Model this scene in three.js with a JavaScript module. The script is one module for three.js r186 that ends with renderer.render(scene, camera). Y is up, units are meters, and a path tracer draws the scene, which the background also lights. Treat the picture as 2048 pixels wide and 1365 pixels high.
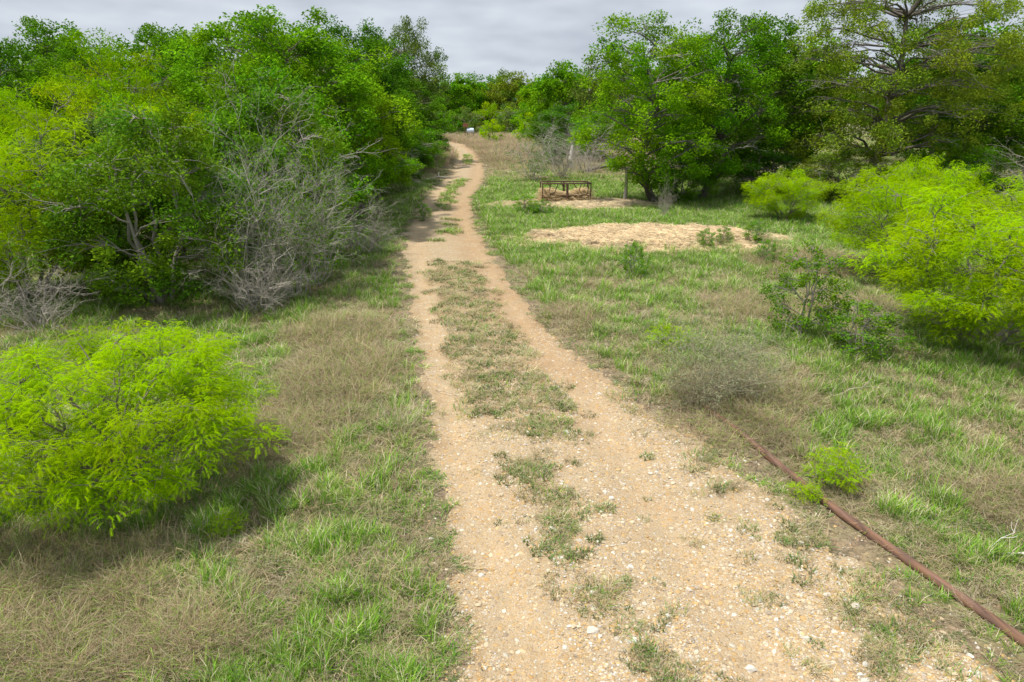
import * as THREE from 'three';
import { createNoise2D, createNoise3D } from 'simplex-noise';

// ------------------------------------------------------------------ camera, sky, sun, exposure
const scene = new THREE.Scene();
const camera = new THREE.PerspectiveCamera(53.13, 1024 / 682, 0.1, 3000);
const PITCH = 18.9 * Math.PI / 180;
camera.position.set(0, 4.2, 0);
camera.lookAt(0, 4.2 - Math.sin(PITCH), -Math.cos(PITCH));

const renderer = new THREE.WebGLRenderer({ antialias: true });
renderer.toneMapping = THREE.LinearToneMapping;
renderer.toneMappingExposure = 1.33;
renderer.shadowMap.enabled = true;

const sun = new THREE.DirectionalLight(new THREE.Color(1, 0.95, 0.86), 3.7);
sun.position.set(-34, 92, 8);
sun.shadow.radius = 6;
sun.castShadow = true;
Object.assign(sun.shadow.camera, { left: -80, right: 80, top: 80, bottom: -80, near: 1, far: 300 });
sun.shadow.mapSize.set(4096, 4096);
sun.target.position.set(0, 0, -30);
sun.position.add(sun.target.position);
scene.add(sun, sun.target);

function rngOf(seed) {
  let a = seed >>> 0;
  return () => { a = (a + 0x6d2b79f5) | 0; let t = Math.imul(a ^ (a >>> 15), 1 | a); t = (t + Math.imul(t ^ (t >>> 7), 61 | t)) ^ t; return ((t ^ (t >>> 14)) >>> 0) / 4294967296; };
}
const noise2 = createNoise2D(rngOf(11)), noise3 = createNoise3D(rngOf(12));
const clamp = (x, a = 0, b = 1) => Math.min(b, Math.max(a, x));
const smooth = (a, b, x) => { const t = clamp((x - a) / (b - a)); return t * t * (3 - 2 * t); };
const lerp = (a, b, t) => a + (b - a) * t;
const fbm = (x, y, o = 4) => { let s = 0, a = 0.5; for (let i = 0; i < o; i++) { s += a * noise2(x, y); x = x * 2.03 + 7.1; y = y * 2.03 - 3.7; a *= 0.5; } return s; };

{ // overcast: an even layer of grey cloud, brighter overhead as overcast skies are
  const W = 2048, Hh = 1024, d = new Float32Array(W * Hh * 4);
  for (let j = 0; j < Hh; j++) {
    const el = ((j + 0.5) / Hh - 0.5) * Math.PI, y = Math.sin(el), c = Math.cos(el);
    for (let i = 0; i < W; i++) {
      const az = ((i + 0.5) / W - 0.5) * 2 * Math.PI, x = Math.cos(az) * c, z = Math.sin(az) * c;
      const k = 1 / (Math.max(y, 0) + 0.10), px = x * k, pz = z * k;
      let n = fbm(px * 0.5 + 3, pz * 0.5, 5) * 0.8 + fbm(px * 1.5, pz * 1.5 + 9, 4) * 0.5;
      n = clamp(n * 1.1, -1, 1);
      const base = lerp(0.50, 0.58, Math.pow(clamp(y), 0.8)), v = base * (1 + 0.24 * n), o = (j * W + i) * 4;
      const cool = 0.5 - 0.5 * n;
      d[o] = v * lerp(0.925, 0.86, cool); d[o + 1] = v * lerp(0.99, 0.96, cool); d[o + 2] = v * lerp(1.08, 1.11, cool); d[o + 3] = 1;
    }
  }
  const t = new THREE.DataTexture(d, W, Hh, THREE.RGBAFormat, THREE.FloatType);
  t.mapping = THREE.EquirectangularReflectionMapping; t.magFilter = THREE.LinearFilter; t.needsUpdate = true;
  scene.background = t; scene.environment = t;
}

// ------------------------------------------------------------------ helpers
const taken = new Map();
function numbered(name) { const n = taken.get(name) ?? 0; taken.set(name, n + 1); return n ? `${name}_${String(n).padStart(3, '0')}` : name; }
function shadows(o) { o.traverse((m) => { if (m.isMesh) { m.castShadow = true; m.receiveShadow = true; } }); return o; }
function tag(o, label, category, group) { o.userData.label = label; o.userData.category = category; if (group) o.userData.group = group; return o; }
function structure(mesh) { mesh.userData.kind = 'structure'; scene.add(shadows(mesh)); return mesh; }
function stuff(mesh, label, category) { mesh.userData = { kind: 'stuff', label, category }; scene.add(shadows(mesh)); return mesh; }

class Shape { // collects triangles: positions, linear colours, indices
  constructor() { this.p = []; this.c = []; this.i = []; }
  get n() { return this.p.length / 3; }
  v(x, y, z, c) { this.p.push(x, y, z); this.c.push(c[0], c[1], c[2]); return this.p.length / 3 - 1; }
  tri(a, b, c) { this.i.push(a, b, c); }
  tube(pts, radii, sides, color, cap = false) {
    const up = [0, 0, 0]; let prev = -1, first = -1; const m = pts.length; let ux = 0, uy = 0, uz = 0;
    for (let k = 0; k < m; k++) {
      const a = pts[Math.max(0, k - 1)], b = pts[Math.min(m - 1, k + 1)];
      let tx = b[0] - a[0], ty = b[1] - a[1], tz = b[2] - a[2]; const l = Math.hypot(tx, ty, tz) || 1; tx /= l; ty /= l; tz /= l;
      if (k === 0) { if (Math.abs(ty) < 0.9) { ux = 0; uy = 1; uz = 0; } else { ux = 1; uy = 0; uz = 0; } }
      const dt = ux * tx + uy * ty + uz * tz; ux -= dt * tx; uy -= dt * ty; uz -= dt * tz; const q = Math.hypot(ux, uy, uz) || 1; ux /= q; uy /= q; uz /= q;
      const wx = ty * uz - tz * uy, wy = tz * ux - tx * uz, wz = tx * uy - ty * ux, start = this.n;
      for (let s = 0; s < sides; s++) {
        const an = s / sides * 2 * Math.PI, co = Math.cos(an) * radii[k], si = Math.sin(an) * radii[k];
        this.v(pts[k][0] + ux * co + wx * si, pts[k][1] + uy * co + wy * si, pts[k][2] + uz * co + wz * si, typeof color === 'function' ? color(pts[k], an, k) : color);
      }
      if (prev >= 0) for (let s = 0; s < sides; s++) { const s2 = (s + 1) % sides; this.tri(prev + s, start + s, start + s2); this.tri(prev + s, start + s2, prev + s2); }
      if (first < 0) first = start; prev = start;
    }
    if (cap) for (const [ring, k] of [[first, 0], [prev, m - 1]]) { const col = typeof color === 'function' ? color(pts[k], 0, k) : color, c = this.v(...pts[k], col); for (let s = 0; s < sides; s++) this.tri(c, ring + s, ring + (s + 1) % sides); }
  }
  box(x0, y0, z0, x1, y1, z1, c) {
    const b = this.n; for (const y of [y0, y1]) for (const [x, z] of [[x0, z0], [x1, z0], [x1, z1], [x0, z1]]) this.v(x, y, z, c);
    for (const [p, q, r, s] of [[0, 1, 2, 3], [7, 6, 5, 4], [0, 4, 5, 1], [1, 5, 6, 2], [2, 6, 7, 3], [3, 7, 4, 0]]) { this.tri(b + p, b + q, b + r); this.tri(b + p, b + r, b + s); }
  }
  geometry(smoothed = false) {
    const g = new THREE.BufferGeometry();
    g.setAttribute('position', new THREE.BufferAttribute(new Float32Array(this.p), 3));
    g.setAttribute('color', new THREE.BufferAttribute(new Float32Array(this.c), 3));
    g.setIndex(new THREE.BufferAttribute(new Uint32Array(this.i), 1));
    if (smoothed) g.computeVertexNormals();
    return g;
  }
  mesh(name, material, smoothed = false) { const m = new THREE.Mesh(this.geometry(smoothed), material); m.name = name; return m; }
}

const leafMaterial = (r, g, b, through = 0.38) => new THREE.MeshPhysicalMaterial({ color: new THREE.Color().setRGB(r, g, b), roughness: 1, transmission: through, thickness: 0, specularIntensity: 0.05, vertexColors: true, side: THREE.DoubleSide, flatShading: true });
const plain = (o = {}) => new THREE.MeshStandardMaterial({ roughness: 0.95, vertexColors: true, side: THREE.DoubleSide, ...o });
const barkMaterial = plain({ roughness: 0.95 }), twigMaterial = plain({ roughness: 0.95, flatShading: true });

// ------------------------------------------------------------------ the land
// rows: z, left edge of the track, left wheel line, right wheel line, right edge
const ROAD = [[8, 0.25, 1.0, 2.9, 4.5], [0, -0.02, 0.6, 2.42, 4.15], [-4.13, -0.32, 0.25, 2.07, 3.77], [-5.07, -0.46, -0.06, 1.88, 3.5], [-6.72, -0.79, -0.45, 1.55, 3.03], [-7.91, -1.01, -0.71, 1.38, 2.6], [-9.51, -1.32, -0.98, 1.03, 1.75], [-11.77, -1.7, -1.39, 0.51, 1.02], [-15.21, -2.35, -2.03, -0.16, 0.24], [-21.05, -3.34, -2.93, -1.15, -0.72], [-25.84, -3.86, -3.44, -1.87, -1.36], [-33.21, -4.23, -3.82, -2.5, -1.97], [-42.78, -4.23, -3.86, -2.33, -1.81], [-54.33, -4.48, -4.21, -2.67, -2.24], [-66.09, -5.15, -4.87, -3.65, -3.23], [-78.78, -7.01, -6.62, -5.39, -4.84], [-90.27, -9.6, -9.1, -7.56, -7.12], [-100, -13.4, -12.9, -11.3, -10.9], [-112, -20, -19.5, -18, -17.5]];
function roadAt(z) {
  let k = 0; while (k < ROAD.length - 2 && z < ROAD[k + 1][0]) k++;
  const a = ROAD[Math.max(0, k - 1)], b = ROAD[k], c = ROAD[k + 1], d = ROAD[Math.min(ROAD.length - 1, k + 2)], t = clamp((z - b[0]) / (c[0] - b[0])), out = [];
  for (let n = 1; n < 5; n++) {
    const m0 = (c[n] - a[n]) / (c[0] - a[0] || 1) * (c[0] - b[0]), m1 = (d[n] - b[n]) / (d[0] - b[0] || 1) * (c[0] - b[0]), t2 = t * t, t3 = t2 * t;
    out.push((2 * t3 - 3 * t2 + 1) * b[n] + (t3 - 2 * t2 + t) * m0 + (-2 * t3 + 3 * t2) * c[n] + (t3 - t2) * m1);
  }
  return out;
}
// signed distance into the track (positive inside), with a ragged edge
function inRoad(x, z, r = roadAt(z)) {
  const wob = 0.12 * noise2(x * 0.9 + 50, z * 0.9) + 0.07 * noise2(x * 3.1, z * 3.1 + 20);
  return Math.min(x - r[0], r[3] - x) + wob;
}
const wheel = (x, r) => Math.max(Math.exp(-(((x - r[1]) / 0.30) ** 2)), Math.exp(-(((x - r[2]) / 0.32) ** 2)));
function land(x, z) {
  const far = Math.hypot(x, z), r = roadAt(z), d = Math.min(x - r[0], r[3] - x);
  let y = 0.07 * noise2(x * 0.11, z * 0.11) * smooth(4, 12, far) + 0.025 * noise2(x * 0.5, z * 0.5);
  const beside = smooth(0.2, -1.2, d);
  y += beside * (0.02 + 0.022 * noise2(x * 1.9, z * 1.9) + 0.012 * noise2(x * 4.7, z * 4.7));
  if (d > -0.8) y -= 0.06 * wheel(x, r) * (z > -70 ? 1 : 0.4);
  return y;
}
function periodic(seed, size) { // tiling value noise
  const rnd = rngOf(seed), tab = new Float32Array(256 * 256).map(() => rnd());
  return (x, y, p) => {
    const xi = Math.floor(x), yi = Math.floor(y), fx = x - xi, fy = y - yi, u = fx * fx * (3 - 2 * fx), v = fy * fy * (3 - 2 * fy);
    const a = (i, j) => tab[(((xi + i) % p + p) % p) * 256 + (((yi + j) % p + p) % p)];
    return lerp(lerp(a(0, 0), a(1, 0), u), lerp(a(0, 1), a(1, 1), u), v);
  };
}
function textureFrom(N, f) { // f(u, v) -> [r, g, b] linear plus height
  const col = new Uint8Array(N * N * 4), h = new Uint8Array(N * N * 4), s = (x) => 255 * Math.pow(clamp(x), 1 / 2.2);
  for (let j = 0; j < N; j++) for (let i = 0; i < N; i++) {
    const q = f(i / N, j / N), o = (j * N + i) * 4;
    col[o] = s(q[0]); col[o + 1] = s(q[1]); col[o + 2] = s(q[2]); col[o + 3] = 255; h[o] = h[o + 1] = h[o + 2] = 255 * clamp(q[3]); h[o + 3] = 255;
  }
  return [col, h].map((d, k) => { const t = new THREE.DataTexture(d, N, N); t.wrapS = t.wrapT = THREE.RepeatWrapping; t.magFilter = THREE.LinearFilter; if (!k) t.colorSpace = THREE.SRGBColorSpace; t.needsUpdate = true; return t; });
}
const STONES = [[0.80, 0.75, 0.66], [0.74, 0.52, 0.25], [0.72, 0.58, 0.38], [0.66, 0.50, 0.30], [0.78, 0.66, 0.48], [0.50, 0.40, 0.29], [0.70, 0.46, 0.20]];
const [gravelMap, gravelBump] = (() => {
  const layers = [[22, 31], [48, 32], [96, 33]].map(([n, seed]) => { const r = rngOf(seed), pts = []; for (let k = 0; k < n * n; k++) pts.push([r(), r(), r(), r()]); return { n, pts }; });
  const pn = periodic(5);
  return textureFrom(1024, (u, v) => {
    const dust = 0.6 * pn(u * 24, v * 24, 24) + 0.4 * pn(u * 190, v * 190, 190);
    let out = [0.60 + 0.10 * dust, 0.475 + 0.08 * dust, 0.31 + 0.06 * dust], h = 0.12 + 0.1 * dust;
    for (let L = 2; L >= 0; L--) {
      const { n, pts } = layers[L], x = u * n, y = v * n, xi = Math.floor(x), yi = Math.floor(y);
      let best = 9, who = null;
      for (let a = -1; a < 2; a++) for (let b = -1; b < 2; b++) {
        const p = pts[((xi + a + n) % n) * n + (yi + b + n) % n], an = p[2] * 6.283, dx = x - (xi + a + p[0]), dy = y - (yi + b + p[1]);
        const ex = (dx * Math.cos(an) + dy * Math.sin(an)) / 1.25, ey = (-dx * Math.sin(an) + dy * Math.cos(an)) * 1.15, dd = ex * ex + ey * ey;
        if (dd < best) { best = dd; who = p; }
      }
      const r = 0.16 + 0.3 * who[3], keep = L === 0 ? who[2] > 0.62 : L === 1 ? who[2] > 0.35 : who[2] > 0.2;
      if (keep && best < r * r) {
        const s = STONES[Math.floor(who[3] * 977) % 7], k = 0.82 + 0.36 * ((who[0] * 37) % 1), e = Math.sqrt(1 - best / (r * r));
        out = s.map((c) => c * k); h = 0.25 + e * [0.6, 0.34, 0.2][L];
      }
    }
    return [...out, h];
  });
})();
const [soilMap, soilBump] = (() => {
  const pn = periodic(8);
  return textureFrom(1024, (u, v) => {
    const a = pn(u * 12, v * 12, 12), b = pn(u * 60, v * 60, 60), c = pn(u * 200, v * 30, 30), e = pn(u * 28 + 3, v * 210, 28), f = pn(u * 250, v * 250, 250);
    const l = 0.62 + 0.3 * (a - 0.5) + 0.36 * (b - 0.5) + 0.2 * (c - 0.5) + 0.2 * (e - 0.5) + 0.3 * (f - 0.5), t = pn(u * 40 + 9, v * 40, 40);
    return [l * (1.0 + 0.1 * (t - 0.5)), l * 0.97, l * (0.92 - 0.1 * (t - 0.5)), 0.3 * a + 0.35 * b + 0.35 * f];
  });
})();
const repeat = (t, k) => { const c = t.clone(); c.repeat.set(k, k); c.needsUpdate = true; return c; };

// how each spot is covered, 0..1: used for the ground's own colour and for what grows there
const HAY = [{ x: 4.75, z: -22.8, rx: 4.0, rz: 2.0 }, { x: 3.2, z: -31.2, rx: 3.7, rz: 1.55 }];
const inHay = (x, z, e, k) => { const dx = (x - e.x) / e.rx, dz = (z - e.z) / e.rz; return 1 - Math.sqrt(dx * dx + dz * dz) + 0.24 * noise2(x * 0.8 + k * 30, z * 1.1) + 0.17 * noise2(x * 2.4, z * 2.7 + k * 9); };
const BROWN = [[-3.4, -4.5, 1.7, 0.6], [-2.9, -10.4, 1.3, 2.0], [-3.0, -8.3, 0.9, 1.3], [-3.4, -12.6, 1.4, 1.3], [-5.2, -5.2, 2.6, 0.9], [2.7, -8.5, 1.5, 1.2], [3.6, -9.6, 1.2, 1.0], [1.2, -13.4, 0.6, 1.6], [5.2, -14.5, 1.3, 1.6], [7.4, -14.6, 1.6, 1.2], [8.6, -19, 2.5, 2.2], [3.3, -8.2, 0.5, 0.8], [5.6, -6.6, 0.8, 0.8]];
function cover(x, z) {
  const r = roadAt(z), d = inRoad(x, z, r);
  const n1 = fbm(x * 0.34 + 4, z * 0.34, 3), n2 = fbm(x * 1.3 + 20, z * 1.3, 3), n3 = noise2(x * 3.3, z * 3.3 + 44);
  let brown = 0; for (const [bx, bz, ax, az] of BROWN) brown = Math.max(brown, 1 - Math.hypot((x - bx) / ax, (z - bz) / az));
  brown = smooth(0, 0.5, brown + 0.25 * n2);
  const field = smooth(-38, -66, z + 9 * n1 + 5 * n2) * smooth(-6, -1, x - r[3] + 3) * smooth(22, 12, x) * smooth(-120, -104, z); // tall dead grass beyond the feeder
  brown = Math.max(brown, 0.95 * field);
  const lush = smooth(-17.5, -22, z) * smooth(-46, -36, z) * smooth(20, 13, x) * smooth(-6, -1, d < 0 ? x - r[3] : -9) ;
  const n4 = noise2(x * 1.5 + 31, z * 1.5) + 0.6 * noise2(x * 3.9, z * 3.9 + 77);
  let green = clamp(0.53 + 0.55 * n1 + 0.34 * n2 + 0.40 * n4 * smooth(-45, -25, z) - 0.75 * brown + 0.5 * lush);
  const edge = smooth(-0.85, -0.05, d + 0.3 * n2), bare = clamp(edge * (0.58 + 0.9 * n2 + 0.45 * n3) + smooth(0.30, 0.65, n2 + 0.35 * n3) * 0.8 * (1 - lush));
  const hay = Math.max(inHay(x, z, HAY[0], 0), inHay(x, z, HAY[1], 1));
  return { n4, r, d, green, brown, bare, hay, lush, field, n2, n3 };
}
function strip(z0, z1, soft) { return (z) => smooth(z0 + soft, z0 - soft, z) * smooth(z1 - soft, z1 + soft, z); }
const MID = [[strip(-8.8, -19.2, 0.7), 0.72, 0.8], [strip(-29.5, -43.5, 1.5), 0.40, 0.9], [strip(-54.5, -66, 1.2), 0.42, 1]];
const PATCH = [[0.5, -6.15, 0.22, 0.45], [0.62, -5.65, 0.16, 0.22], [0.55, -6.7, 0.3, 0.25], [0.15, -7.3, 0.35, 0.45], [0.95, -6.5, 0.12, 0.18], [0.75, -5.1, 0.3, 0.22], [1.1, -4.35, 0.22, 0.2], [0.72, -7.5, 0.14, 0.12], [-2.25, -24.4, 0.36, 1.1], [-2.4, -26.3, 0.5, 0.5], [-2.5, -22.6, 0.25, 0.3], [-2.4, -27.6, 0.55, 0.35], [3.35, -5.1, 0.28, 0.18], [2.9, -4.3, 0.2, 0.2], [2.45, -6.9, 0.2, 0.16], [3.0, -6.0, 0.35, 0.3], [2.6, -7.6, 0.35, 0.35], [3.2, -4.6, 0.3, 0.3], [1.25, -3.9, 0.25, 0.2], [0.4, -8.5, 0.4, 0.5]];
// plants standing in the track, 0..1
function midway(x, z, r) {
  let m = 0; const c = (r[1] + r[2]) / 2, w = (r[2] - r[1]) / 2;
  for (const [f, half, k] of MID) m = Math.max(m, f(z) * k * smooth(half + 0.15, half - 0.12, Math.abs(x - c) / w * 0.95 + 0.25 * noise2(x * 1.8, z * 0.9)));
  if (z > -9.6) { const u = (x - r[0]) / (r[3] - r[0]), n = noise2(x * 2.1 + 60, z * 1.7) + 0.5 * noise2(x * 6.3, z * 6.3 + 15); m = Math.max(m, 0.42 * smooth(0.25, 1.0, n + 0.55 * Math.exp(-(((u - 0.3 - 0.02 * (z + 7)) / 0.09) ** 2)) + 0.75 * smooth(0.72, 1, u) - 0.5 * wheel(x, r))); }
  for (const [px, pz, ax, az] of PATCH) m = Math.max(m, smooth(0, 0.55, 1 - Math.hypot((x - px) / ax, (z - pz) / az) + 0.3 * noise2(x * 5, z * 5)));
  return m;
}

function axis(from, to, fine0, fine1, step, grow, most) { // grid lines, fine between fine0 and fine1
  const a = []; for (let v = fine0; v <= fine1 + 1e-9; v += step) a.push(v);
  for (let v = fine1, s = step; v < to;) { s = Math.min(s * grow, most); v += s; a.push(Math.min(v, to)); }
  const b = []; for (let v = fine0, s = step; v > from;) { s = Math.min(s * grow, most); v -= s; b.push(Math.max(v, from)); }
  return [...b.reverse(), ...a];
}
function sheet(name, xs, zs, at, material, uvScale) {
  const nx = xs.length, nz = zs.length, p = new Float32Array(nx * nz * 3), c = new Float32Array(nx * nz * 3), uv = new Float32Array(nx * nz * 2), idx = new Uint32Array((nx - 1) * (nz - 1) * 6);
  for (let j = 0, o = 0; j < nz; j++) for (let i = 0; i < nx; i++, o++) {
    const q = at(xs[i], zs[j], i, j);
    p[o * 3] = q.x; p[o * 3 + 1] = q.y; p[o * 3 + 2] = zs[j]; c[o * 3] = q.c[0]; c[o * 3 + 1] = q.c[1]; c[o * 3 + 2] = q.c[2]; uv[o * 2] = q.x * uvScale; uv[o * 2 + 1] = -zs[j] * uvScale;
  }
  for (let j = 0, k = 0; j < nz - 1; j++) for (let i = 0; i < nx - 1; i++) { const a = j * nx + i, b = a + 1, e = a + nx, f = e + 1; idx[k++] = a; idx[k++] = e; idx[k++] = b; idx[k++] = b; idx[k++] = e; idx[k++] = f; }
  const g = new THREE.BufferGeometry();
  g.setAttribute('position', new THREE.BufferAttribute(p, 3)); g.setAttribute('color', new THREE.BufferAttribute(c, 3)); g.setAttribute('uv', new THREE.BufferAttribute(uv, 2)); g.setIndex(new THREE.BufferAttribute(idx, 1)); g.computeVertexNormals();
  const m = new THREE.Mesh(g, material); m.name = name; return structure(m);
}
const mix3 = (a, b, t) => [lerp(a[0], b[0], t), lerp(a[1], b[1], t), lerp(a[2], b[2], t)];
{
  const xs = axis(-900, 900, -7, 9, 0.1, 1.09, 60), zs = axis(-1100, 40, -15, -2.5, 0.1, 1.045, 60);
  const soil = [0.27, 0.195, 0.12], thatch = [0.40, 0.33, 0.19], turf = [0.15, 0.235, 0.05], dead = [0.36, 0.295, 0.215];
  sheet('ground', xs, zs, (x, z) => {
    const k = cover(x, z); let c = mix3(thatch, turf, k.green);
    c = mix3(c, dead, k.brown * 0.8); c = mix3(c, soil, clamp(k.bare)); c = mix3(c, [0.45, 0.36, 0.235], smooth(-0.75, 0.0, k.d + 0.25 * k.n2) * (0.55 + 0.3 * k.n3)); if (z > -40) c = mix3(c, soil, 0.35 * smooth(0.1, 0.6, k.n3));
    return { x, y: land(x, z) - (k.d > 0.12 ? 0.05 : 0), c };
  }, plain({ map: repeat(soilMap, 1), bumpMap: repeat(soilBump, 1), bumpScale: 0.02, roughness: 1 }), 1 / 1.7);
}
const roadTop = (x, z, d) => land(x, z) + 0.016 * smooth(-0.05, 0.25, d) - 0.03 * smooth(0.02, -0.2, d) + 0.006 * noise2(x * 6, z * 6) * smooth(-16, -10, z) + 0.004 * noise2(x * 15, z * 15) * smooth(-14, -8, z);
{
  const zs = []; for (let z = 1, s = 0.07; z > -108;) { zs.push(z); if (z < -11) s *= 1.012; z -= s; } zs.reverse();
  const us = []; for (let k = 0; k <= 64; k++) us.push(k / 64);
  sheet('road', us, zs, (u, z) => {
    const r = roadAt(z), x = lerp(r[0] - 0.35, r[3] + 0.35, u), d = inRoad(x, z, r), w = wheel(x, r), n = fbm(x * 0.8, z * 0.8, 3), n2 = noise2(x * 2.5 + 5, z * 1.2);
    let c = [0.63, 0.61, 0.58];
    c = mix3(c, [0.74, 0.68, 0.61], clamp(w * (0.55 + 0.5 * n2)));
    c = mix3(c, [0.56, 0.46, 0.37], clamp(smooth(-8, -11, z) * smooth(0.0, 0.7, x - (r[1] + r[2]) / 2) * 0.6 + 0.4 * n));
    const m = midway(x, z, r); c = mix3(c, [0.44, 0.38, 0.27], 0.6 * m);
    c = mix3(c, [0.46, 0.40, 0.32], smooth(0.3, 0.0, d) * (0.35 + 0.5 * n2));
    return { x, y: roadTop(x, z, d), c };
  }, plain({ map: repeat(gravelMap, 1), bumpMap: repeat(gravelBump, 1), bumpScale: 0.012, roughness: 0.95 }), 1 / 1.25);
}
const standing = (x, z) => { const d = inRoad(x, z); return d > 0.02 ? roadTop(x, z, d) : land(x, z); };

// ------------------------------------------------------------------ trees and bushes
const vec = (a, b, t) => [lerp(a[0], b[0], t), lerp(a[1], b[1], t), lerp(a[2], b[2], t)];
function inBall(rnd) { for (;;) { const x = rnd() * 2 - 1, y = rnd() * 2 - 1, z = rnd() * 2 - 1, q = x * x + y * y + z * z; if (q <= 1 && q > 1e-4) return [x, y, z]; } }
function barkColor(base, seed) { return (p, an) => { const n = 0.5 + 0.5 * noise3(p[0] * 3 + seed, p[1] * 1.5, p[2] * 3 + an * 0.8), k = 0.65 + 0.7 * n; return [base[0] * k, base[1] * k, base[2] * k]; }; }
function limb(s, a, b, r0, r1, rnd, sides, color, bow = 0.15, wig = 0.06, n = 5) {
  const L = Math.hypot(b[0] - a[0], b[1] - a[1], b[2] - a[2]), pts = [], rad = [];
  const ox = (rnd() - 0.5) * wig * L * 3, oz = (rnd() - 0.5) * wig * L * 3;
  for (let k = 0; k <= n; k++) {
    const t = k / n, p = vec(a, b, t), e = Math.sin(Math.PI * t);
    p[0] += ox * e + (k && k < n ? (rnd() - 0.5) * wig * L : 0); p[2] += oz * e + (k && k < n ? (rnd() - 0.5) * wig * L : 0); p[1] += bow * L * e + (k && k < n ? (rnd() - 0.5) * wig * L * 0.6 : 0);
    pts.push(p); rad.push(lerp(r0, r1, Math.pow(t, 0.8)));
  }
  s.tube(pts, rad, sides, color); return pts;
}
// one leaf: a small rhombus; n biases it to lie flat
function leaf(s, p, rnd, len, wid, flat, col, droop = 0) {
  let dx = rnd() * 2 - 1, dy = (rnd() * 2 - 1) * (1 - flat * 0.7) - droop, dz = rnd() * 2 - 1, l = Math.hypot(dx, dy, dz) || 1; dx /= l; dy /= l; dz /= l;
  let nx = rnd() * 2 - 1, ny = rnd() * 2 - 1 + flat * 2, nz = rnd() * 2 - 1; const q = nx * dx + ny * dy + nz * dz; nx -= q * dx; ny -= q * dy; nz -= q * dz; l = Math.hypot(nx, ny, nz) || 1; nx /= l; ny /= l; nz /= l;
  const wx = dy * nz - dz * ny, wy = dz * nx - dx * nz, wz = dx * ny - dy * nx, a = len * (0.55 + 0.9 * rnd()), w = wid * (0.6 + 0.8 * rnd()) / 2;
  const b = s.n, mx = p[0] + dx * a * 0.45, my = p[1] + dy * a * 0.45, mz = p[2] + dz * a * 0.45;
  s.v(p[0], p[1], p[2], col); s.v(mx + wx * w, my + wy * w, mz + wz * w, col); s.v(p[0] + dx * a, p[1] + dy * a, p[2] + dz * a, col); s.v(mx - wx * w, my - wy * w, mz - wz * w, col);
  s.tri(b, b + 1, b + 2); s.tri(b, b + 2, b + 3);
}
// a feathery hanging leaf: a bending rachis with thin leaflets on both sides
function frond(s, p, dir, len, pairs, rnd, col, lw = 0.0075, ll = 0.036) {
  let [dx, dy, dz] = dir, x = p[0], y = p[1], z = p[2]; const st = len / pairs;
  for (let k = 0; k < pairs; k++) {
    dy -= 0.20; const l = Math.hypot(dx, dy, dz); dx /= l; dy /= l; dz /= l; x += dx * st; y += dy * st; z += dz * st;
    let sx = -dz, sz = dx; const q = Math.hypot(sx, sz) || 1; sx /= q; sz /= q;
    for (const e of [-1, 1]) {
      const L = ll * (0.7 + 0.5 * rnd()), ax = sx * e * 0.75 + dx * 0.6, ay = dy * 0.6 - 0.35 - rnd() * 0.3, az = sz * e * 0.75 + dz * 0.6, b = s.n, w = lw;
      s.v(x - dx * w, y - dy * w, z - dz * w, col); s.v(x + dx * w, y + dy * w, z + dz * w, col); s.v(x + ax * L, y + ay * L, z + az * L, col); s.tri(b, b + 1, b + 2);
    }
  }
}
const vary = (c, rnd, k = 0.3, hue = 0.15) => { const l = 1 - k / 2 + k * rnd(), h = (rnd() - 0.5) * hue; return [c[0] * l * (1 + h), c[1] * l, c[2] * l * (1 - h)]; };

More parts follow.
